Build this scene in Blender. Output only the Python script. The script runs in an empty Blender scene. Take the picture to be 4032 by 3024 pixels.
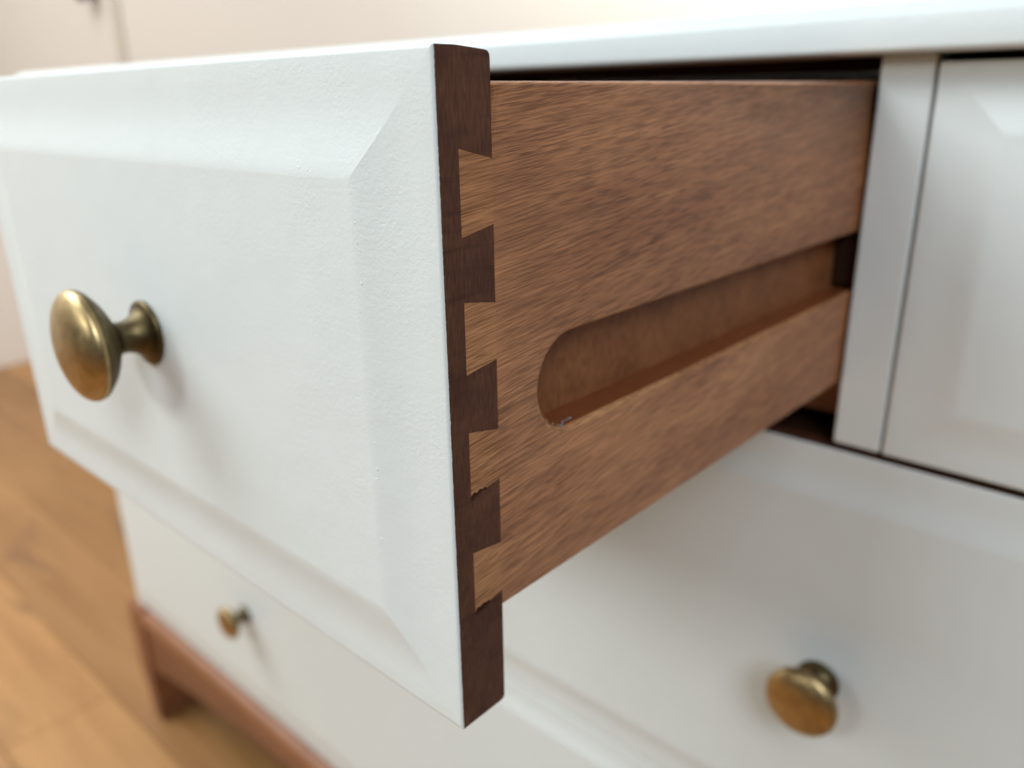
import bpy, bmesh, math, random
from mathutils import Matrix, Vector
random.seed(7)
S = bpy.context.scene
COL = S.collection

# ------------------------------------------------------------------ camera
cam = bpy.data.cameras.new("camera")
cam.sensor_width = 36.0
cam.lens = 28.341
cam.clip_start = 0.01
cam.clip_end = 50
cam.dof.use_dof = True
cam.dof.focus_distance = 0.170
cam.dof.aperture_fstop = 9.0
cam_ob = bpy.data.objects.new("camera", cam)
COL.objects.link(cam_ob)
cam_ob.matrix_world = Matrix.Translation((0.11954, -0.34447, -0.00942)) @ (
    Matrix.Rotation(math.radians(42.0236), 4, 'Z') @ Matrix.Rotation(math.radians(0.90688), 4, 'Y')
    @ Matrix.Rotation(math.radians(70.3211), 4, 'X'))
S.camera = cam_ob

# ------------------------------------------------------------------ light
W = bpy.data.worlds.new("World")
S.world = W
W.use_nodes = True
bg = W.node_tree.nodes["Background"]
bg.inputs[0].default_value = (0.95, 1.0, 0.99, 1)
bg.inputs[1].default_value = 0.07


def area(name, loc, target, size, energy, color, size_y=None):
    l = bpy.data.lights.new(name, 'AREA')
    l.shape = 'RECTANGLE'
    l.size = size
    l.size_y = size_y or size
    l.energy = energy
    l.color = color
    o = bpy.data.objects.new(name, l)
    COL.objects.link(o)
    o.location = loc
    o.rotation_euler = (Vector(target) - Vector(loc)).to_track_quat('-Z', 'Y').to_euler()
    return o


area("left_ceiling_light", (-1.8, -0.85, 1.4), (-1.7, -0.8, 0), 1.6, 76, (0.93, 1.0, 1.03))
area("front_key_light", (-0.35, -1.7, 0.6), (-0.15, 0, -0.2), 0.4, 6.0, (0.95, 1.0, 1.01))
area("front_left_light", (-0.9, -1.6, 0.6), (-0.15, 0, -0.2), 0.4, 2.2, (0.97, 1.0, 0.98))
area("side_window_light", (1.3, -1.2, 1.1), (0, 0, -0.1), 0.7, 19, (0.86, 0.96, 1.07))
area("ceiling_light", (0.6, -0.9, 1.2), (0, 0, -0.1), 0.6, 4.0, (0.95, 0.98, 1.02))
area("added_wall_fill", (-0.15, 0.16, 0.50), (-0.15, 0.55, 0.48), 0.4, 9, (1.0, 0.975, 0.94))  # unseen lamp added above the chest to brighten the back wall

S.view_settings.view_transform = 'Standard'
S.view_settings.look = 'None'
S.view_settings.exposure = 0.0
S.view_settings.gamma = 1.0
S.render.engine = 'CYCLES'
S.cycles.use_denoising = True
S.cycles.max_bounces = 8


# ------------------------------------------------------------------ materials
class NT:
    def __init__(self, name):
        self.m = bpy.data.materials.new(name)
        self.m.use_nodes = True
        self.t = self.m.node_tree
        self.b = self.t.nodes["Principled BSDF"]

    def n(self, kind, **kw):
        nd = self.t.nodes.new(kind)
        for k, v in kw.items():
            if k.startswith("i_"):
                key = k[2:]
                nd.inputs[int(key) if key.isdigit() else key].default_value = v
            else:
                setattr(nd, k, v)
        return nd

    def l(self, a, ao, b, bi):
        self.t.links.new(a.outputs[ao], b.inputs[bi])

    def coords(self, rot=(0, 0, 0), scale=(1, 1, 1), kind='Object'):
        c = self.n('ShaderNodeTexCoord')
        m = self.n('ShaderNodeMapping')
        m.inputs['Rotation'].default_value = rot
        m.inputs['Scale'].default_value = scale
        self.l(c, kind, m, 0)
        return m

    def noise(self, vec, scale=1.0, detail=3, rough=0.5, dist=0.0):
        nz = self.n('ShaderNodeTexNoise')
        nz.inputs['Scale'].default_value = scale
        nz.inputs['Detail'].default_value = detail
        nz.inputs['Roughness'].default_value = rough
        nz.inputs['Distortion'].default_value = dist
        self.l(vec, 0, nz, 'Vector')
        return nz

    def ramp(self, src, so, stops):
        r = self.n('ShaderNodeValToRGB')
        e = r.color_ramp.elements
        while len(e) < len(stops):
            e.new(0.5)
        for el, (p, c) in zip(e, stops):
            el.position = p
            el.color = (*c, 1) if len(c) == 3 else c
        self.l(src, so, r, 0)
        return r

    def mix(self, fac, a, b, mode='MIX'):
        """fac/a/b: (node, out) or value"""
        m = self.n('ShaderNodeMix', data_type='RGBA', blend_type=mode)
        for idx, v in ((0, fac), (6, a), (7, b)):
            if isinstance(v, tuple) and hasattr(v[0], 'outputs'):
                self.t.links.new(v[0].outputs[v[1]], m.inputs[idx])
            elif isinstance(v, tuple):
                m.inputs[idx].default_value = (*v, 1)
            else:
                m.inputs[idx].default_value = v
        return (m, 2)

    def bump(self, src, so, strength, dist, prev=None):
        b = self.n('ShaderNodeBump')
        b.inputs['Strength'].default_value = strength
        b.inputs['Distance'].default_value = dist
        self.l(src, so, b, 'Height')
        if prev:
            self.l(prev, 0, b, 'Normal')
        return b


def paint(name, col, rough=0.40, peel=0.30, stroke=0.08):
    k = NT(name)
    v = k.coords()
    big = k.noise(v, 30, 3)
    c = k.mix((big, 0), tuple(x * 0.975 for x in col), tuple(min(1, x * 1.015) for x in col))
    k.t.links.new(c[0].outputs[c[1]], k.b.inputs['Base Color'])
    k.b.inputs['Roughness'].default_value = rough
    k.b.inputs['Specular IOR Level'].default_value = 0.4
    n1 = k.noise(v, 1000, 3, 0.5, 0.6)
    msk = k.ramp(k.noise(v, 45, 2), 0, [(0.35, (0.25,) * 3), (0.65, (1, 1, 1))])
    pm = k.mix(1.0, (n1, 0), (msk, 0), 'MULTIPLY')
    v2 = k.coords(rot=(0, math.radians(38), 0), scale=(110, 900, 800))
    n2 = k.noise(v2, 1, 2, 0.5, 0.3)
    n3 = k.noise(v, 60, 2, 0.5)
    b0 = k.bump(n3, 0, 0.12, 0.002)
    b1 = k.bump(pm[0], 2, peel, 0.0004, b0)
    b2 = k.bump(n2, 0, stroke, 0.0003, b1)
    k.l(b2, 0, k.b, 'Normal')
    return k.m


def grain_wood(name, light, mid, dark, pore=0.75, axis='Y', tilt=5.0, rough=0.42, fine=1.0, sheen=0.4, red=None):
    """open pored hardwood: long soft streaks, drifting tone, fine dark pore lines along the axis"""
    k = NT(name)
    a = math.radians(tilt)
    if axis == 'Y':
        rot = (-a, 0, 0); st = lambda l, t: (t, l, t)
    elif axis == 'X':
        rot = (0, a, 0); st = lambda l, t: (l, t, t)
    else:
        rot = (a, 0, 0); st = lambda l, t: (t, t, l)
    base = k.coords(rot)
    # slow wander so that the lines are not ruler straight
    wn = k.noise(base, 14, 2, 0.5)
    wsc = k.n('ShaderNodeVectorMath', operation='SCALE'); wsc.inputs['Scale'].default_value = 0.0016
    k.l(wn, 'Color', wsc, 0)
    wob = k.n('ShaderNodeVectorMath', operation='ADD')
    k.l(base, 0, wob, 0); k.l(wsc, 0, wob, 1)

    def sc(l, t):
        m = k.n('ShaderNodeMapping'); m.inputs['Scale'].default_value = st(l, t)
        k.l(wob, 0, m, 0)
        return m
    broad = k.noise(sc(7, 34), 1, 4, 0.55, 0.4)
    streak = k.noise(sc(8 * fine, 330 * fine), 1, 4, 0.62, 0.25)
    fibre = k.noise(sc(65 * fine, 2800 * fine), 1, 3, 0.6, 0.2)
    pores = k.noise(sc(105 * fine, 3000 * fine), 1, 2, 0.5, 0.35)
    patch = k.noise(sc(22, 60), 1, 3, 0.5)
    r1 = k.ramp(broad, 0, [(0.32, mid), (0.66, light)])
    r2 = k.ramp(streak, 0, [(0.32, (0.80, 0.77, 0.75)), (0.66, (1.10, 1.10, 1.10))])
    c = k.mix(0.9, (r1, 0), (r2, 0), 'MULTIPLY')
    r3 = k.ramp(fibre, 0, [(0.36, (0.62, 0.58, 0.54)), (0.60, (1.14, 1.14, 1.14))])
    c = k.mix(0.75, c, (r3, 0), 'MULTIPLY')
    if red:
        rr = k.ramp(patch, 0, [(0.46, (0, 0, 0)), (0.70, (0.6, 0.6, 0.6))])
        c = k.mix((rr, 0), c, red)
    rp = k.ramp(pores, 0, [(0.47, (0, 0, 0)), (0.60, (1, 1, 1))])
    pm = k.ramp(patch, 0, [(0.30, (0.45,) * 3), (0.62, (1, 1, 1))])
    ad = k.mix(1.0, (rp, 0), (pm, 0), 'MULTIPLY')
    f = k.n('ShaderNodeMath', operation='MULTIPLY', i_1=pore)
    k.t.links.new(ad[0].outputs[ad[1]], f.inputs[0])
    c = k.mix((f, 0), c, dark)
    k.t.links.new(c[0].outputs[c[1]], k.b.inputs['Base Color'])
    k.b.inputs['Roughness'].default_value = rough
    k.b.inputs['Specular IOR Level'].default_value = sheen
    inv = k.n('ShaderNodeMath', operation='MULTIPLY', i_1=-1.0)
    k.t.links.new(ad[0].outputs[ad[1]], inv.inputs[0])
    bp = k.bump(inv, 0, 0.3, 0.00015)
    k.l(bp, 0, k.b, 'Normal')
    return k.m


def end_grain(name, c_a, c_b):
    k = NT(name)
    v = k.coords()
    b = k.noise(v, 70, 4, 0.6, 0.5)
    f = k.noise(k.coords((math.radians(14), 0, 0), (1, 1900, 260)), 1, 3, 0.6, 0.3)
    f3 = k.noise(k.coords((math.radians(-62), 0, 0), (1, 1500, 170)), 1, 2, 0.6, 0.2)
    ring = k.noise(k.coords((math.radians(4), 0, 0), (1, 30, 420)), 1, 3, 0.6, 0.2)
    r = k.ramp(b, 0, [(0.32, c_a), (0.68, c_b)])
    r2 = k.ramp(f, 0, [(0.35, (0.66, 0.63, 0.60)), (0.7, (1.28, 1.28, 1.28))])
    c = k.mix(0.85, (r, 0), (r2, 0), 'MULTIPLY')
    r4 = k.ramp(ring, 0, [(0.30, (0.55, 0.52, 0.50)), (0.42, (1, 1, 1)), (0.66, (1.15, 1.12, 1.1))])
    c = k.mix(0.7, c, (r4, 0), 'MULTIPLY')
    r3 = k.ramp(f3, 0, [(0.60, (1, 1, 1)), (0.76, (1.9, 1.75, 1.65))])
    c = k.mix(0.5, c, (r3, 0), 'MULTIPLY')
    # paint that crept a little over the front arris (object y = 0 is the painted face)
    sx = k.n('ShaderNodeSeparateXYZ'); k.l(v, 0, sx, 0)
    en = k.noise(v, 900, 3, 0.6)
    mad = k.n('ShaderNodeMath', operation='MULTIPLY_ADD', i_1=-0.0009, i_2=0.00036)
    k.l(en, 0, mad, 0)
    add = k.n('ShaderNodeMath', operation='ADD'); k.l(sx, 1, add, 0); k.l(mad, 0, add, 1)
    mr = k.n('ShaderNodeMapRange'); mr.inputs['From Min'].default_value = 0.0003; mr.inputs['From Max'].default_value = 0.0005
    mr.inputs['To Min'].default_value = 0.85; mr.inputs['To Max'].default_value = 0.0
    k.l(add, 0, mr, 0)
    c = k.mix((mr, 0), c, (0.70, 0.74, 0.72))
    k.t.links.new(c[0].outputs[c[1]], k.b.inputs['Base Color'])
    k.b.inputs['Roughness'].default_value = 0.58
    k.b.inputs['Specular IOR Level'].default_value = 0.28
    bp = k.bump(f, 0, 0.4, 0.00012)
    k.l(bp, 0, k.b, 'Normal')
    return k.m


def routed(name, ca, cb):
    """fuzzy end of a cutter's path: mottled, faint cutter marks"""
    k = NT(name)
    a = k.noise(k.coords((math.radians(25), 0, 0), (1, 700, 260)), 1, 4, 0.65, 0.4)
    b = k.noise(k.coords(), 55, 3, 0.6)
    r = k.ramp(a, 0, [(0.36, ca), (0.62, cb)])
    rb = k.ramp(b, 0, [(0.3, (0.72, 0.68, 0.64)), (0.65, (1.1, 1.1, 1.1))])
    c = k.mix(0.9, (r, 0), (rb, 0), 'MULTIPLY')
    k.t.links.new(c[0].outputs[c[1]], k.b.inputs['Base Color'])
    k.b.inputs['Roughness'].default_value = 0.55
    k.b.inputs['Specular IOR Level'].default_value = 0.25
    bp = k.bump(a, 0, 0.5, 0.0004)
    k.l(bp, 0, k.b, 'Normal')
    return k.m


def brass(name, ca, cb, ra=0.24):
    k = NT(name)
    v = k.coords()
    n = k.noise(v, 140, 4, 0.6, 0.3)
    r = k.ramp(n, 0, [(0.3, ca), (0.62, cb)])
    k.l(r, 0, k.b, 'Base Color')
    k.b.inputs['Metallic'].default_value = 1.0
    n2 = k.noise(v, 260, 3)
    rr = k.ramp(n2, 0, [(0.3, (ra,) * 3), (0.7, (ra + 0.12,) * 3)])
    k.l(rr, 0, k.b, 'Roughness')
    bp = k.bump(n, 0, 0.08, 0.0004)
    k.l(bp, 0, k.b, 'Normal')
    return k.m


def plain(name, col, rough=0.6, var=0.06, scale=12, spec=0.3):
    k = NT(name)
    v = k.coords()
    n = k.noise(v, scale, 4)
    c = k.mix((n, 0), tuple(x * (1 - var) for x in col), tuple(min(1, x * (1 + var)) for x in col))
    k.t.links.new(c[0].outputs[c[1]], k.b.inputs['Base Color'])
    k.b.inputs['Roughness'].default_value = rough
    k.b.inputs['Specular IOR Level'].default_value = spec
    return k.m


def floor_oak(name):
    k = NT(name)
    oi = k.n('ShaderNodeObjectInfo')
    m = k.coords(scale=(1, 1, 1))
    off = k.n('ShaderNodeVectorMath', operation='SCALE')
    comb = k.n('ShaderNodeCombineXYZ')
    k.l(oi, 'Random', comb, 0); k.l(oi, 'Random', comb, 1)
    k.l(comb, 0, off, 0); off.inputs['Scale'].default_value = 37.0
    add = k.n('ShaderNodeVectorMath', operation='ADD')
    k.l(m, 0, add, 0); k.l(off, 0, add, 1)
    mp = k.n('ShaderNodeMapping'); mp.inputs['Scale'].default_value = (2.2, 26, 1)
    k.l(add, 0, mp, 0)
    n = k.noise(mp, 1, 5, 0.6, 0.8)
    mp2 = k.n('ShaderNodeMapping'); mp2.inputs['Scale'].default_value = (3, 9, 1)
    k.l(add, 0, mp2, 0)
    kn = k.noise(mp2, 1, 2, 0.5, 0.6)
    r = k.ramp(n, 0, [(0.3, (0.32, 0.148, 0.046)), (0.68, (0.45, 0.232, 0.080))])
    tone = k.ramp(oi, 'Random', [(0.0, (0.70, 0.67, 0.64)), (1.0, (1.18, 1.18, 1.18))])
    c = k.mix(1.0, (r, 0), (tone, 0), 'MULTIPLY')
    kr = k.ramp(kn, 0, [(0.60, (0, 0, 0)), (0.70, (0.7, 0.7, 0.7))])
    c = k.mix((kr, 0), c, (0.15, 0.07, 0.03))
    k.t.links.new(c[0].outputs[c[1]], k.b.inputs['Base Color'])
    k.b.inputs['Roughness'].default_value = 0.42
    return k.m


M = {}
M['paint'] = paint("white_paint", (0.748, 0.80, 0.782))
M['paint_soft'] = paint("white_paint_smooth", (0.748, 0.80, 0.782), 0.33, 0.3, 0.15)
M['side'] = grain_wood("mahogany_side", (0.505, 0.232, 0.102), (0.395, 0.166, 0.069), (0.110, 0.035, 0.012), 0.8, 'Y', 6.0, 0.40, 1.0, 0.4, (0.34, 0.122, 0.050))
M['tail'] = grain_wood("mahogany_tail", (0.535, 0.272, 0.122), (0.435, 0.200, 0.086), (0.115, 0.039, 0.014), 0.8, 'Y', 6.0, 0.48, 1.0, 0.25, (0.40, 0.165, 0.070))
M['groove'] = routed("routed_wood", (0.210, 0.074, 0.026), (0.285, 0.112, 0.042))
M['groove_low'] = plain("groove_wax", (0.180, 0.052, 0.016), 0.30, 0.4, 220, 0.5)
M['end'] = end_grain("dark_end_grain", (0.068, 0.0240, 0.0120), (0.112, 0.0420, 0.0215))
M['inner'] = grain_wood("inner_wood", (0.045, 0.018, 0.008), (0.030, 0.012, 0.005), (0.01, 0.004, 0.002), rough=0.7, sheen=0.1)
M['plinth'] = grain_wood("plinth_wood", (0.33, 0.140, 0.062), (0.24, 0.096, 0.040), (0.11, 0.045, 0.02), 0.4, 'X', 0)
M['brass'] = brass("antique_brass", (0.32, 0.230, 0.108), (0.48, 0.355, 0.178), 0.32)
M['brass_dark'] = brass("shaded_brass", (0.080, 0.059, 0.027), (0.165, 0.124, 0.060), 0.40)  # darker copy for stem, flange and head back: shade painted into the colour
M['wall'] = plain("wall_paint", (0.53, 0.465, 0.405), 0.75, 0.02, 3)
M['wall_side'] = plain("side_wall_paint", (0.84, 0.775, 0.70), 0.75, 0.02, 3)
M['trim'] = plain("strip_beige", (0.43, 0.36, 0.288), 0.6, 0.03, 8)
M['dark'] = plain("dark_metal", (0.05, 0.045, 0.04), 0.4, 0.1, 60)
M['oak'] = floor_oak("oak_plank")
M['joint'] = plain("floor_base", (0.20, 0.11, 0.05), 0.8)
M['blue'] = plain("blue_paint_chip", (0.28, 0.36, 0.43), 0.5, 0.3, 900)
M['fluff'] = plain("wood_crumb", (0.42, 0.30, 0.17), 0.7, 0.3, 900)


# ------------------------------------------------------------------ mesh helpers
def link(name, bm, mats, parent=None, smooth=False, origin=None):
    me = bpy.data.meshes.new(name)
    if origin is not None:
        bmesh.ops.translate(bm, verts=bm.verts, vec=-Vector(origin))
    bm.normal_update()
    bm.to_mesh(me)
    bm.free()
    for m in (mats if isinstance(mats, (list, tuple)) else [mats]):
        me.materials.append(m)
    if smooth:
        for p in me.polygons:
            p.use_smooth = True
    o = bpy.data.objects.new(name, me)
    COL.objects.link(o)
    if parent is not None:
        o.parent = parent
    if origin is not None:
        o.location = origin
    return o


def empty(name, loc, label, cat, group=None):
    o = bpy.data.objects.new(name, None)
    o.empty_display_size = 0.02
    COL.objects.link(o)
    o.location = loc
    o['label'] = label
    o['category'] = cat
    if group:
        o['group'] = group
    return o


def box(bm, x0, x1, y0, y1, z0, z1, mi=0, bevel=0.0, seg=2):
    b2 = bmesh.new()
    vs = [b2.verts.new((x, y, z)) for x in (x0, x1) for y in (y0, y1) for z in (z0, z1)]
    for f in ((0, 1, 3, 2), (4, 6, 7, 5), (0, 4, 5, 1), (2, 3, 7, 6), (0, 2, 6, 4), (1, 5, 7, 3)):
        b2.faces.new([vs[i] for i in f])
    bmesh.ops.recalc_face_normals(b2, faces=b2.faces)
    if bevel:
        bmesh.ops.bevel(b2, geom=list(b2.edges), offset=bevel, segments=seg, affect='EDGES', profile=0.5)
    for f in b2.faces:
        f.material_index = mi
    merge(bm, b2)


def merge(bm, b2):
    mp = {v: bm.verts.new(v.co) for v in b2.verts}
    for f in b2.faces:
        nf = bm.faces.new([mp[v] for v in f.verts])
        nf.material_index = f.material_index
        nf.smooth = f.smooth
    b2.free()


def prism_x(bm, poly, x0, x1, mi=0):
    """extrude a (y,z) polygon along X"""
    b2 = bmesh.new()
    a = [b2.verts.new((x0, y, z)) for y, z in poly]
    b = [b2.verts.new((x1, y, z)) for y, z in poly]
    b2.faces.new(a)
    b2.faces.new(b)
    n = len(poly)
    for i in range(n):
        j = (i + 1) % n
        b2.faces.new((a[i], a[j], b[j], b[i]))
    bmesh.ops.recalc_face_normals(b2, faces=b2.faces)
    for f in b2.faces:
        f.material_index = mi
    merge(bm, b2)


def round_corner(p, a, b, r, n=4):
    """points rounding corner p between directions towards a and b"""
    p, a, b = Vector(p), Vector(a), Vector(b)
    da, db = (a - p).normalized(), (b - p).normalized()
    s, e = p + da * r, p + db * r
    out = []
    for i in range(n + 1):
        t = i / n
        out.append(tuple((1 - t) ** 2 * s + 2 * t * (1 - t) * p + t * t * e))
    return out


# raised-and-fielded profile: (distance in from the edge, height proud of the edge plane)
PROF = [(0.0, -0.0005), (0.00012, -0.0002), (0.0004, -0.00003), (0.0009, 0.0), (0.0060, 0.00002), (0.0100, 0.00012), (0.0130, 0.00032),
        (0.0155, 0.00060), (0.0178, 0.00094), (0.0200, 0.00132), (0.0220, 0.00168), (0.0237, 0.00196), (0.0249, 0.0021), (0.0260, 0.00216)]
E_FIELD = 0.00216


def fielded_front(bm, x0, x1, z0, z1, y, mi=0, thick=None):
    """four mitred coved strips and a flat field, front at y (facing -Y); with sides and back when thick"""
    rings = []
    for dd, hh in PROF:
        rings.append([(x0 + dd, y - hh, z0 + dd), (x1 - dd, y - hh, z0 + dd), (x1 - dd, y - hh, z1 - dd), (x0 + dd, y - hh, z1 - dd)])
    for s in range(4):                     # strips keep their own vertices: crisp mitres
        t = (s + 1) % 4
        prev = None
        for r in rings:
            cur = (bm.verts.new(r[s]), bm.verts.new(r[t]))
            if prev:
                f = bm.faces.new((prev[0], prev[1], cur[1], cur[0]))
                f.smooth = True
                f.material_index = mi
            prev = cur
    fv = [bm.verts.new(p) for p in rings[-1]]
    f = bm.faces.new(fv)
    f.material_index = mi
    if thick:
        o = rings[0]
        bk = [(p[0], y + thick, p[2]) for p in o]
        for s in range(4):
            t = (s + 1) % 4
            f = bm.faces.new([bm.verts.new(q) for q in (o[t], o[s], bk[s], bk[t])])
            f.material_index = mi + 1
        f = bm.faces.new([bm.verts.new(q) for q in reversed(bk)])
        f.material_index = mi + 1


def lathe(bm, prof, cx, cz, y, n=40):
    """prof: (radius, distance towards -Y)"""
    rows = []
    for r, h in prof:
        if r < 1e-6:
            rows.append([bm.verts.new((cx, y - h, cz))])
        else:
            rows.append([bm.verts.new((cx + r * math.cos(2 * math.pi * i / n), y - h, cz + r * math.sin(2 * math.pi * i / n))) for i in range(n)])
    for a, b in zip(rows, rows[1:]):
        for i in range(n):
            j = (i + 1) % n
            if len(a) == 1 and len(b) == 1:
                continue
            if len(a) == 1:
                f = bm.faces.new((a[0], b[i], b[j]))
            elif len(b) == 1:
                f = bm.faces.new((a[i], b[0], a[j]))
            else:
                f = bm.faces.new((a[i], b[i], b[j], a[j]))
            f.smooth = True
    bmesh.ops.recalc_face_normals(bm, faces=bm.faces)


def sm(pts, n=6):
    """Catmull-Rom through profile points"""
    out = []
    for i in range(len(pts) - 1):
        p0, p1, p2, p3 = pts[max(i - 1, 0)], pts[i], pts[i + 1], pts[min(i + 2, len(pts) - 1)]
        for k in range(n):
            t = k / n
            out.append(tuple(0.5 * (2 * b + (c - a) * t + (2 * a - 5 * b + 4 * c - d) * t * t + (3 * b - a - 3 * c + d) * t ** 3)
                             for a, b, c, d in zip(p0, p1, p2, p3)))
    out.append(pts[-1])
    return out


HEAD = [(0.0177 * math.cos(a), 0.0208 + 0.0062 * math.sin(a)) for a in [math.radians(-6 + 96 * i / 16) for i in range(16)]] + [(0.0, 0.0270)]
BACK = sm([(0.0079, 0.0124), (0.0096, 0.0131), (0.0130, 0.0150), (0.0157, 0.0172), (0.0172, 0.0188), (HEAD[0][0], HEAD[0][1])], 4)
STEM = sm([(0.0084, 0.0023), (0.0072, 0.0034), (0.0058, 0.0056), (0.0051, 0.0082), (0.0053, 0.0100), (0.0062, 0.0114), (0.0081, 0.0126)], 5)
FLANGE = sm([(0.0105, 0.0), (0.0107, 0.0007), (0.0105, 0.0014), (0.0099, 0.0018), (0.0083, 0.0024)], 4)


def knob(x, z, y, parent, origin):
    bm = bmesh.new(); lathe(bm, HEAD, x, z, y)
    h = link("knob", bm, M['brass'], parent)
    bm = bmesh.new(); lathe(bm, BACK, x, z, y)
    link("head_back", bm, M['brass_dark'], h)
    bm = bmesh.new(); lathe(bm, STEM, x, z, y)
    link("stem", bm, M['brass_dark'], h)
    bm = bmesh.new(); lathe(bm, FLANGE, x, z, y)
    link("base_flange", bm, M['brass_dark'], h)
    return h


# ------------------------------------------------------------------ dimensions (metres)
D = 0.2340        # how far the drawer is pulled out
T = 0.0157        # thickness of its front
LAP = 0.0060
H = 0.160
XL = -0.2750
XC0, XC1 = -0.885, 0.315
ZF = -0.832
SIDE_TH = 0.014
ZT, ZB = -0.0065, -0.1306
YEND = 0.095      # rear end of the drawer sides
G0, G1 = -0.0650, -0.0906
GD = 0.0105

# ------------------------------------------------------------------ setting: floor and walls
XW, YW = -2.86, 0.55
bm = bmesh.new()
box(bm, XW - 0.1, 2.6, -3.2, YW + 0.1, ZF - 0.06, ZF - 0.004)
fl = link("floor", bm, M['joint'])
fl['kind'] = 'structure'
bm = bmesh.new()
PL, PW = 1.2, 0.145
box(bm, 0, PL - 0.0008, 0, PW - 0.0008, -0.004, 0.0, 0, 0.0007, 1)
pm = link("plank", bm, M['oak'], fl)
rows = 0
y = YW - PW
first = True
while y > -2.6:
    x = XW + 0.004 - (rows * 0.43 % PL)
    while x < 1.4:
        x0, x1 = max(x, XW + 0.004), min(x + PL, 1.6)
        if x1 - x0 > 0.08:
            if first:
                o = pm; first = False
            else:
                o = pm.copy(); COL.objects.link(o); o.parent = fl
            o.location = (x0, y, ZF)
            o.scale = ((x1 - x0) / PL, 1, 1)
        x += PL
    y -= PW
    rows += 1
bm = bmesh.new()
box(bm, XW - 0.12, 2.6, YW, YW + 0.12, ZF - 0.004, 1.7)
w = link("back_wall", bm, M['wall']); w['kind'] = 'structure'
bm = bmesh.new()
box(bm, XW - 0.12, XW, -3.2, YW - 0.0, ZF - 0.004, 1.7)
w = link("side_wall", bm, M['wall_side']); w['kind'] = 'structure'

bm = bmesh.new()
box(bm, -1.919, -1.873, YW - 0.004, YW, ZF, 1.69, 0, 0.0015, 2)
o = link("wall_strip", bm, M['trim'])  # thin upright strip, darker and yellower than the wall
o['label'] = "narrow beige vertical strip on the pale wall behind the drawers"
o['category'] = "trim"
kb = empty("wall_knob", (-1.994, YW, 0.236), "small dark round knob on the pale wall, left of the beige strip", "knob")
bm = bmesh.new()
lathe(bm, sm([(0.020, 0.0), (0.020, 0.003), (0.010, 0.007), (0.008, 0.014)], 3), 0, 0, 0, 24)
link("rose", bm, M['dark'], kb)
bm = bmesh.new()
lathe(bm, sm([(0.008, 0.014), (0.019, 0.020), (0.024, 0.030), (0.018, 0.040), (0.0, 0.044)], 4), 0, 0, 0, 24)
link("grip", bm, M['dark'], kb)

# ------------------------------------------------------------------ chest carcass
ch = empty("chest_of_drawers", (-0.285, 0.2, ZF),
           "white painted wooden chest of drawers on a brown arched plinth, top drawer pulled out", "chest of drawers")


def part(name, bm, mats, parent=None, smooth=False):
    """a part of the chest; vertices given in world space"""
    if parent is None or parent == ch:
        bmesh.ops.translate(bm, verts=bm.verts, vec=-Vector(ch.location))
        return link(name, bm, mats, ch, smooth)
    bmesh.ops.translate(bm, verts=bm.verts, vec=-Vector(ch.location))
    return link(name, bm, mats, parent, smooth)


YB = 0.47
# top board with a bullnose front
OV = 0.0135
prof = [(YB, 0.0032), (0.004, 0.0032)] + \
    [(-OV + 0.0022 - 0.0022 * math.sin(a), 0.0032 + 0.0022 * (1 - math.cos(a))) for a in [i * math.pi / 2 / 8 for i in range(9)]] + \
    [(-OV, 0.0150), (-OV + 0.0002, 0.0160), (-OV + 0.0009, 0.0168), (-OV + 0.0040, 0.0202), (-OV + 0.0048, 0.0209), (-OV + 0.0066, 0.0213), (YB, 0.0213)]
bm = bmesh.new()
prism_x(bm, prof, XC0 - 0.012, XC1 + 0.012)
o = part("top_board", bm, M['paint_soft'])
# smooth only the moulded nose
for p in o.data.polygons:
    p.use_smooth = abs(p.normal.x) < 0.5 and len(p.vertices) == 4
o.data.set_sharp_from_angle(angle=math.radians(70))

for x0, x1 in ((XC0, XC0 + 0.0185), (XC1 - 0.0185, XC1)):
    bm = bmesh.new()
    box(bm, x0, x1, 0.0, YB, -0.6455, 0.0033, 0, 0.0008, 2)
    part("side_panel", bm, M['paint_soft'])
bm = bmesh.new()
box(bm, XC0 + 0.019, XC1 - 0.019, YB - 0.008, YB - 0.001, -0.645, 0.003)
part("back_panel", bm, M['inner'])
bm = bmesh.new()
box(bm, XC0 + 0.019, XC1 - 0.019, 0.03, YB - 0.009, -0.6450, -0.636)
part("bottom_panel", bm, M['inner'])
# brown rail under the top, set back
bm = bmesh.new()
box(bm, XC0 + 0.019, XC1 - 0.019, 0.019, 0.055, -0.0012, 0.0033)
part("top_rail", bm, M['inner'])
# dividers between the small drawers: white lipping on a brown partition
for k, xd in enumerate((0.0015, -0.2935, -0.5885)):
    bm = bmesh.new()
    box(bm, xd, xd + 0.0198, 0.0, 0.018, -0.1592, 0.0030, 0, 0.0009, 2)
    d = part("divider", bm, M['paint_soft'])
    bm = bmesh.new()
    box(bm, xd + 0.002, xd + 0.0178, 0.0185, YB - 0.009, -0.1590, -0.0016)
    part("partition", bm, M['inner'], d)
# white filler set just back in the joint right of the divider
bm = bmesh.new()
box(bm, 0.0208, 0.0245, 0.0032, 0.012, -0.1592, -0.0006)
part("filler_strip", bm, M['paint_soft'])
# rails between the drawer rows, just behind the fronts
for z0, z1 in ((-0.1760, -0.1608), (-0.4120, -0.3920)):
    bm = bmesh.new()
    box(bm, XC0 + 0.019, XC1 - 0.019, 0.0105, 0.05, z0, z1, 0, 0.0003, 1)
    for f in bm.faces:
        f.normal_update()
        f.material_index = 1
    part("rail", bm, [M['paint_soft'], M['inner']])
bm = bmesh.new()
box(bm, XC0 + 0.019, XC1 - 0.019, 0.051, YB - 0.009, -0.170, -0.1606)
part("dust_board", bm, M['inner'])
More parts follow.
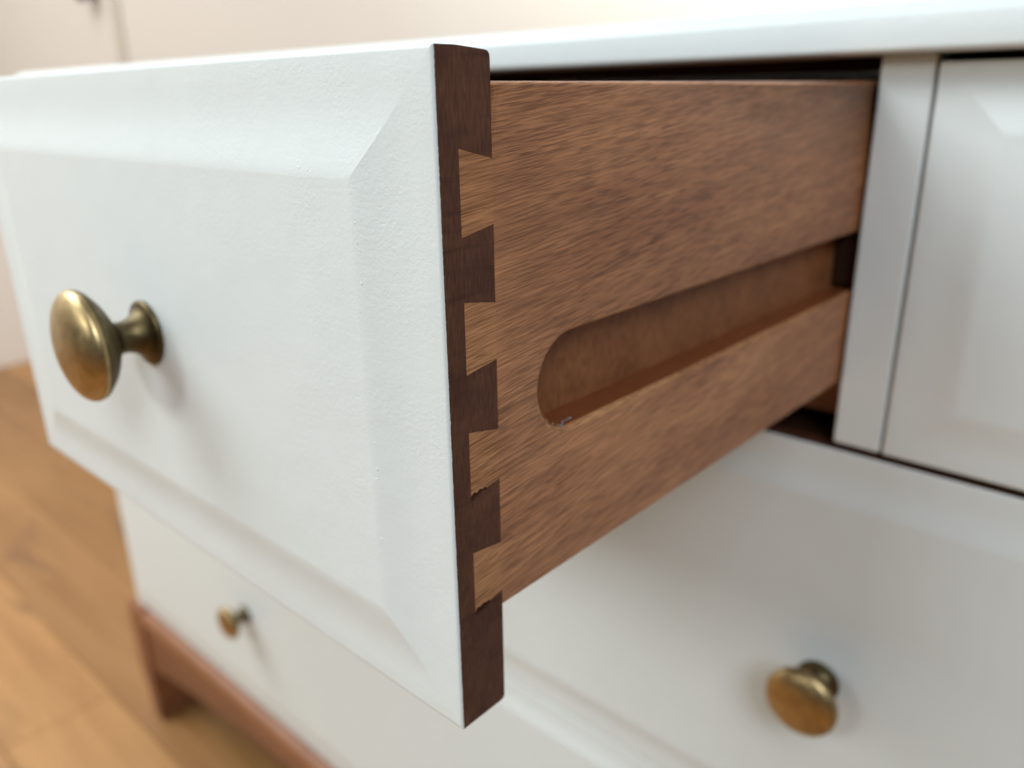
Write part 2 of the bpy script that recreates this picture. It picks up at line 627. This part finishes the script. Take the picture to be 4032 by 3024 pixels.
# brown cross strip under the open drawer, and the runners that sit in the side grooves
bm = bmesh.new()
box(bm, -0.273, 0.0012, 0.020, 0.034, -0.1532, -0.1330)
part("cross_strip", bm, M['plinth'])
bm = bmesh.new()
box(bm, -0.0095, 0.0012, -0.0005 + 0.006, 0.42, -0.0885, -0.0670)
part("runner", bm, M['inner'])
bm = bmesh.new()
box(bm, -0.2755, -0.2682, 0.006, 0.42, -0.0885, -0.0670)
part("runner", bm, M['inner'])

# plinth: arched apron with rounded upper moulding, tapered feet
PX0, PX1, PY = -0.9035, 0.3335, -0.0105
XM = (PX0 + PX1) / 2
bm = bmesh.new()
N = 48
def arch(x):
    t = min(1.0, max(0.0, (abs(x - XM) ) / (PX1 - XM - 0.044)))
    return -0.690 - 0.053 * t ** 2.2
cols = []
yprof = [(0.030, -0.648), (0.004, -0.648), (-0.004, -0.6495), (-0.0085, -0.653), (-0.0105, -0.659), (-0.0100, -0.665), (-0.0070, -0.671), (-0.0062, -0.676)]
for i in range(N + 1):
    x = PX0 + 0.044 + (PX1 - PX0 - 0.088) * i / N
    zl = arch(x)
    pts = [(x, a, b) for a, b in yprof] + [(x, -0.0062, zl + 0.003), (x, -0.0045, zl + 0.0006), (x, -0.002, zl), (x, 0.030, zl)]
    cols.append([bm.verts.new(p) for p in pts])
for a, b in zip(cols, cols[1:]):
    for j in range(len(a)):
        k2 = (j + 1) % len(a)
        f = bm.faces.new((a[j], b[j], b[k2], a[k2])); f.smooth = True
bmesh.ops.recalc_face_normals(bm, faces=bm.faces)
ap = part("plinth_apron", bm, M['plinth'])
ap.data.set_sharp_from_angle(angle=math.radians(40))
for sgn, xo in ((1, PX0), (-1, PX1)):
    for y0, y1 in ((PY + 0.001, 0.062), (0.40, 0.468)):
        bm = bmesh.new()
        b2 = bmesh.new()
        lv = [(0.0, 0.0, -0.648), (0.004, 0.0, -0.742), (0.015, 0.003, ZF)]
        rv = [(0.0438, 0.0, -0.648), (0.0438, 0.0, -0.742), (0.0400, 0.003, ZF)]
        secs = []
        for (a, iy, z), (b, _, _) in zip(lv, rv):
            xa, xb = xo + sgn * a, xo + sgn * b
            secs.append([b2.verts.new(q) for q in ((xa, y0 + iy, z), (xb, y0 + iy, z), (xb, y1 - iy, z), (xa, y1 - iy, z))])
        for s1, s2 in zip(secs, secs[1:]):
            for j in range(4):
                b2.faces.new((s1[j], s1[(j + 1) % 4], s2[(j + 1) % 4], s2[j]))
        b2.faces.new(secs[0]); b2.faces.new(secs[-1])
        bmesh.ops.recalc_face_normals(b2, faces=b2.faces)
        bmesh.ops.bevel(b2, geom=list(b2.edges), offset=0.003, segments=2, affect='EDGES')
        merge(bm, b2)
        part("leg", bm, M['plinth'])
for xo in (PX0 + 0.003, PX1 - 0.021):
    bm = bmesh.new()
    box(bm, xo, xo + 0.018, 0.063, 0.399, -0.735, -0.648)
    part("plinth_side", bm, M['plinth'])

# the two small drawers left of the open one, closed (hidden behind it in the photograph)
for x0, x1 in ((-0.8650, -0.5900), (-0.5675, -0.2950)):
    bm = bmesh.new()
    fielded_front(bm, x0, x1, -0.1590, 0.0, 0.0, 0, 0.0157)
    f = part("drawer_front", bm, [M['paint'], M['end']])
    h = knob((x0 + x1) / 2, -0.0805, -E_FIELD, f, None)
    for q in [h] + list(h.children):
        q.data.transform(Matrix.Translation(-Vector(ch.location)))


# ------------------------------------------------------------------ closed drawers
def closed_drawer(name, x0, x1, z0, z1, knobs, label, group, deep=0.40):
    r = empty(name, ((x0 + x1) / 2, 0.0, z0), label, "drawer", group)
    org = Vector(r.location)
    bm = bmesh.new()
    fielded_front(bm, x0, x1, z0, z1, 0.0, 0, 0.0157)
    bmesh.ops.translate(bm, verts=bm.verts, vec=-org)
    link("front_panel", bm, [M['paint'], M['end']], r)
    for a, b in ((x0 + 0.003, x0 + 0.015), (x1 - 0.015, x1 - 0.003)):
        bm = bmesh.new()
        box(bm, a, b, 0.0160, deep, z0 + 0.024, z1 - 0.012)
        bmesh.ops.translate(bm, verts=bm.verts, vec=-org)
        link("side_panel", bm, M['side'], r)
    bm = bmesh.new()
    box(bm, x0 + 0.0152, x1 - 0.0152, deep - 0.012, deep, z0 + 0.03, z1 - 0.02)
    bmesh.ops.translate(bm, verts=bm.verts, vec=-org)
    link("back_panel", bm, M['side'], r)
    bm = bmesh.new()
    box(bm, x0 + 0.0152, x1 - 0.0152, 0.0160, deep - 0.0122, z0 + 0.024, z0 + 0.029)
    bmesh.ops.translate(bm, verts=bm.verts, vec=-org)
    link("bottom_panel", bm, M['side'], r)
    for kx, kz in knobs:
        h = knob(kx, kz, -E_FIELD, r, None)
        for q in [h] + list(h.children):
            q.data.transform(Matrix.Translation(-org))
    return r


closed_drawer("small_drawer", 0.0229, 0.2950, -0.1592, 0.0, [(0.159, -0.0805)],
              "closed small white drawer right of the white divider, under the top board",
              "small drawers of the top row")
closed_drawer("long_drawer", XC0 + 0.0015 + 0.0, XC1 - 0.0015, -0.4005, -0.1628, [(-0.580, -0.2850), (0.0100, -0.2850)],
              "wide white drawer directly below the open drawer, brass knob at lower right",
              "wide drawers of the chest")
closed_drawer("long_drawer", XC0 + 0.0015, XC1 - 0.0015, -0.6430, -0.4011, [(-0.580, -0.5225), (0.0105, -0.5225)],
              "lowest wide white drawer just above the brown plinth, with the tiny blurred brass knob",
              "wide drawers of the chest")

# ------------------------------------------------------------------ the open drawer
dr = empty("small_drawer", (XL / 2, -D, -H),
           "pulled-out small white drawer with bare mahogany side, dovetail joint and brass knob", "drawer",
           "small drawers of the top row")
ORG = Vector(dr.location)


def dpart(name, bm, mats, parent=None, smooth=False):
    bmesh.ops.translate(bm, verts=bm.verts, vec=-ORG)
    return link(name, bm, mats, parent or dr, smooth)


def yy(v):
    return -D + v


# front panel: painted coved face, dark end faces
bm = bmesh.new()
fielded_front(bm, XL, 0.0, -H, 0.0, -D)
y0 = -D + 0.0005
for poly, mi in (
    ([(0.0, y0, -H), (0.0, yy(LAP), -H), (0.0, yy(LAP), 0.0), (0.0, y0, 0.0)], 1),
    ([(XL, y0, 0.0), (XL, yy(LAP), 0.0), (XL, yy(LAP), -H), (XL, y0, -H)], 1),
    ([(XL, y0, 0.0), (0.0, y0, 0.0), (0.0, yy(LAP), 0.0), (XL, yy(LAP), 0.0)], 0),
    ([(XL, y0, -H), (XL, yy(LAP), -H), (0.0, yy(LAP), -H), (0.0, y0, -H)], 0),
    ([(XL, yy(LAP), -H), (XL, yy(LAP), 0.0), (0.0, yy(LAP), 0.0), (0.0, yy(LAP), -H)], 1)):
    f = bm.faces.new([bm.verts.new(p) for p in poly]); f.material_index = mi
# back layer between the two joints
rt = round_corner((yy(T), -0.0008), (yy(LAP), 0.0), (yy(T), -0.02), 0.0014)
rb = round_corner((yy(T), -H), (yy(T), -H + 0.02), (yy(LAP), -H), 0.0014)
prism_x(bm, [(yy(LAP), 0.0)] + rt + rb + [(yy(LAP), -H)], XL + SIDE_TH, -SIDE_TH, 1)
fp = dpart("front_panel", bm, [M['paint'], M['end']])

mm = 0.001
TAILS = [  # left top, right top, left bottom, right bottom (mm below the top edge)
    (-19.1, -21.5, -37.1, -35.2), (-50.5, -52.2, -67.1, -65.5), (-80.5, -82.5, -97.8, -95.4), (-111.5, -112.7, -129.3, -126.6)]
g = 0.00010
kl = 0.00014
pins = []
prev = None
for i in range(5):
    if i == 0:
        poly = [(yy(LAP), 0.0)] + rt + [(yy(T) - kl, TAILS[0][1] * mm), (yy(LAP), TAILS[0][0] * mm)]
    elif i == 4:
        poly = [(yy(LAP), TAILS[3][2] * mm), (yy(T), TAILS[3][3] * mm)] + rb + [(yy(LAP), -H)]
    else:
        a, b = TAILS[i - 1], TAILS[i]
        poly = [(yy(LAP), a[2] * mm), (yy(T) - kl, a[3] * mm), (yy(T) - kl, b[1] * mm), (yy(LAP), b[0] * mm)]
    for xa, xb in ((-SIDE_TH, 0.0), (XL, XL + SIDE_TH)):
        bm = bmesh.new()
        prism_x(bm, poly, xa, xb)
        dpart("dovetail_pin", bm, M['end'], fp)

# side panel with a stopped groove
def side_outer():
    bm = bmesh.new()
    rr = (G0 - G1) / 2
    cz = (G0 + G1) / 2
    cy = -0.2034 + rr
    ch_ = 0.0013
    n = 28
    ys = yy(T) + 0.00004

    def slot(off):
        r = rr + off
        pts = [(YEND, cz + r)]
        for i in range(n + 1):
            a = math.pi / 2 + math.pi * i / n
            pts.append((cy + r * math.cos(a), cz + r * math.sin(a)))
        pts.append((YEND, cz - r))
        return pts
    # outline from the slot out to the board edge
    s0 = slot(ch_)
    zt = ZT - 0.0009
    V = lambda x, y, z: bm.verts.new((x, y, z))
    sv = [V(0, *p) for p in s0]
    bord = []
    for i, (py, pz) in enumerate(s0):
        if i == 0 or i == len(s0) - 1:
            q = (YEND, zt if i == 0 else ZB)
        else:
            a = math.pi / 2 + math.pi * (i - 1) / n
            dy, dz = math.cos(a), math.sin(a)
            ts = []
            if dz > 1e-6: ts.append((zt - cz) / dz)
            if dz < -1e-6: ts.append((ZB - cz) / dz)
            if dy < -1e-6: ts.append((ys - cy) / dy)
            t = min(ts)
            q = (cy + dy * t, cz + dz * t)
        bord.append(q)
    bv = [V(0, *p) for p in bord]
    for i in range(len(sv) - 1):
        bm.faces.new((sv[i], sv[i + 1], bv[i + 1], bv[i]))
        # a board corner that lies between two border points
        (ya, za), (yb, zb) = bord[i], bord[i + 1]
        if abs(ya - yb) > 1e-7 and abs(za - zb) > 1e-7:
            c = (min(ya, yb), zt if za > cz else ZB)
            bm.faces.new((bv[i], bv[i + 1], V(0, *c)))
    # rounded lip and walls
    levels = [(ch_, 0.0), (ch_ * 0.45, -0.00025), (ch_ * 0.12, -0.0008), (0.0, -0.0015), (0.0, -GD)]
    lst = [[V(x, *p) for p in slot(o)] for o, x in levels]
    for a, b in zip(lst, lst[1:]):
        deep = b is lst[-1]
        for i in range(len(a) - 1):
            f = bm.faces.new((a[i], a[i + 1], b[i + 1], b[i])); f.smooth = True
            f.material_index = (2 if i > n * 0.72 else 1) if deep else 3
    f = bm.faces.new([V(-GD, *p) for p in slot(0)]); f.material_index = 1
    # top edge, softly rounded; bottom, ends and inner face
    tp = [(0.0, zt), (-0.00015, ZT - 0.0005), (-0.0005, ZT - 0.00015), (-0.0011, ZT), (-SIDE_TH, ZT), (-SIDE_TH, ZB), (0.0, ZB)]
    for (xa, za), (xb, zb) in zip(tp, tp[1:]):
        f = bm.faces.new([V(xa, ys, za), V(xa, YEND, za), V(xb, YEND, zb), V(xb, ys, zb)])
        f.smooth = False
    for ye in (ys, YEND):
        bm.faces.new([V(0, ye, ZB), V(0, ye, zt), V(-0.0011, ye, ZT), V(-SIDE_TH, ye, ZT), V(-SIDE_TH, ye, ZB)])
    bmesh.ops.remove_doubles(bm, verts=bm.verts, dist=1e-6)
    bmesh.ops.recalc_face_normals(bm, faces=bm.faces)
    return bm


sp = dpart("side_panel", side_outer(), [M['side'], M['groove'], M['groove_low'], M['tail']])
sp.data.set_sharp_from_angle(angle=math.radians(50))
for i, (lt, rt_, lb, rb_) in enumerate(TAILS):
    bm = bmesh.new()
    ya, yb = yy(LAP) + g, yy(T) + 0.00004
    poly = [(ya, lt * mm - g), (yb, rt_ * mm - g)]
    if i >= 2:           # worn lower corners with a small cavity
        poly += [(yb, rb_ * mm + g), (yb - 0.0044, rb_ * mm + g - 0.0009), (yb - 0.0050, rb_ * mm - 0.0003), (yb - 0.0058, rb_ * mm - 0.0006),
                 (yb - 0.0068, rb_ * mm - 0.0002), (yb - 0.0078, rb_ * mm - 0.0008), (yb - 0.0088, rb_ * mm - 0.0004), (ya, lb * mm + 0.0013)]
    else:
        poly += [(yb, rb_ * mm + g), (ya, lb * mm + g)]
    prism_x(bm, poly, -SIDE_TH, 0.0)
    dpart("dovetail_tail", bm, M['tail'], sp)
# a crumb of blue paint and splinters in the lower end of the groove
def crumb(bm, x, y, z, r):
    b2 = bmesh.new()
    bmesh.ops.create_icosphere(b2, subdivisions=1, radius=r)
    for v in b2.verts:
        v.co = Vector((v.co.x * 0.6, v.co.y * random.uniform(0.8, 1.6), v.co.z * random.uniform(0.5, 1.0))) + Vector((x, y, z))
    merge(bm, b2)
bm = bmesh.new()
for i in range(9):
    t = i / 8
    crumb(bm, -0.0012 - 0.0010 * random.random(), -0.1953 + 0.0058 * t, -0.0900 + 0.0011 * t ** 2 + random.uniform(-1, 1) * 0.0003, random.uniform(0.0002, 0.00042))
o = dpart("blue_paint_chip", bm, M['blue'], sp)
o['kind'] = 'stuff'
bm = bmesh.new()
for i in range(14):
    a = math.radians(195 + 55 * i / 13)
    crumb(bm, -0.0010 - 0.001 * random.random(), -0.1906 + 0.0124 * math.cos(a), -0.0778 + 0.0124 * math.sin(a), random.uniform(0.00015, 0.0003))
o = dpart("splinter", bm, M['fluff'], sp)
o['kind'] = 'stuff'

# far side, back and bottom
bm = bmesh.new()
box(bm, XL, XL + SIDE_TH, yy(T), YEND, ZB, ZT)
dpart("side_panel", bm, M['side'])
bm = bmesh.new()
box(bm, XL + SIDE_TH, -SIDE_TH, YEND - 0.010, YEND, ZB + 0.006, ZT - 0.008)
dpart("back_panel", bm, M['side'])
bm = bmesh.new()
box(bm, XL + SIDE_TH, -SIDE_TH, yy(T), YEND - 0.0102, ZB + 0.006, ZB + 0.011)
dpart("bottom_panel", bm, M['inner'])
# knob
h = knob(-0.1397, -0.0803, -D - E_FIELD, dr, None)
for q in [h] + list(h.children):
    q.data.transform(Matrix.Translation(-ORG))
# little dried paint nibs along the inner edge of the cove
bm = bmesh.new()
def nib(x, z, r, along):
    b2 = bmesh.new()
    bmesh.ops.create_icosphere(b2, subdivisions=2, radius=r)
    for v in b2.verts:
        v.co = Vector((v.co.x * (2.0 if along == 'x' else 0.7), v.co.y * 0.45, v.co.z * (1.6 if along == 'z' else 0.6)))
    rot = Matrix.Rotation(random.uniform(-0.6, 0.6), 3, 'Y')
    for v in b2.verts:
        v.co = rot @ v.co + Vector((x, -D - E_FIELD + 0.0001, z))
    for f in b2.faces:
        f.smooth = True
    merge(bm, b2)
for i in range(9):
    nib(-0.0245 + random.uniform(-0.0008, 0.0006), random.uniform(-0.136, -0.027), random.uniform(0.00014, 0.00027), random.choice('xz'))
for i in range(4):
    nib(random.uniform(-0.075, -0.03), -0.0245 + random.uniform(-0.0006, 0.0005), random.uniform(0.00014, 0.00025), 'x')
o = dpart("paint_nibs", bm, M['paint'], fp)
o['kind'] = 'stuff'
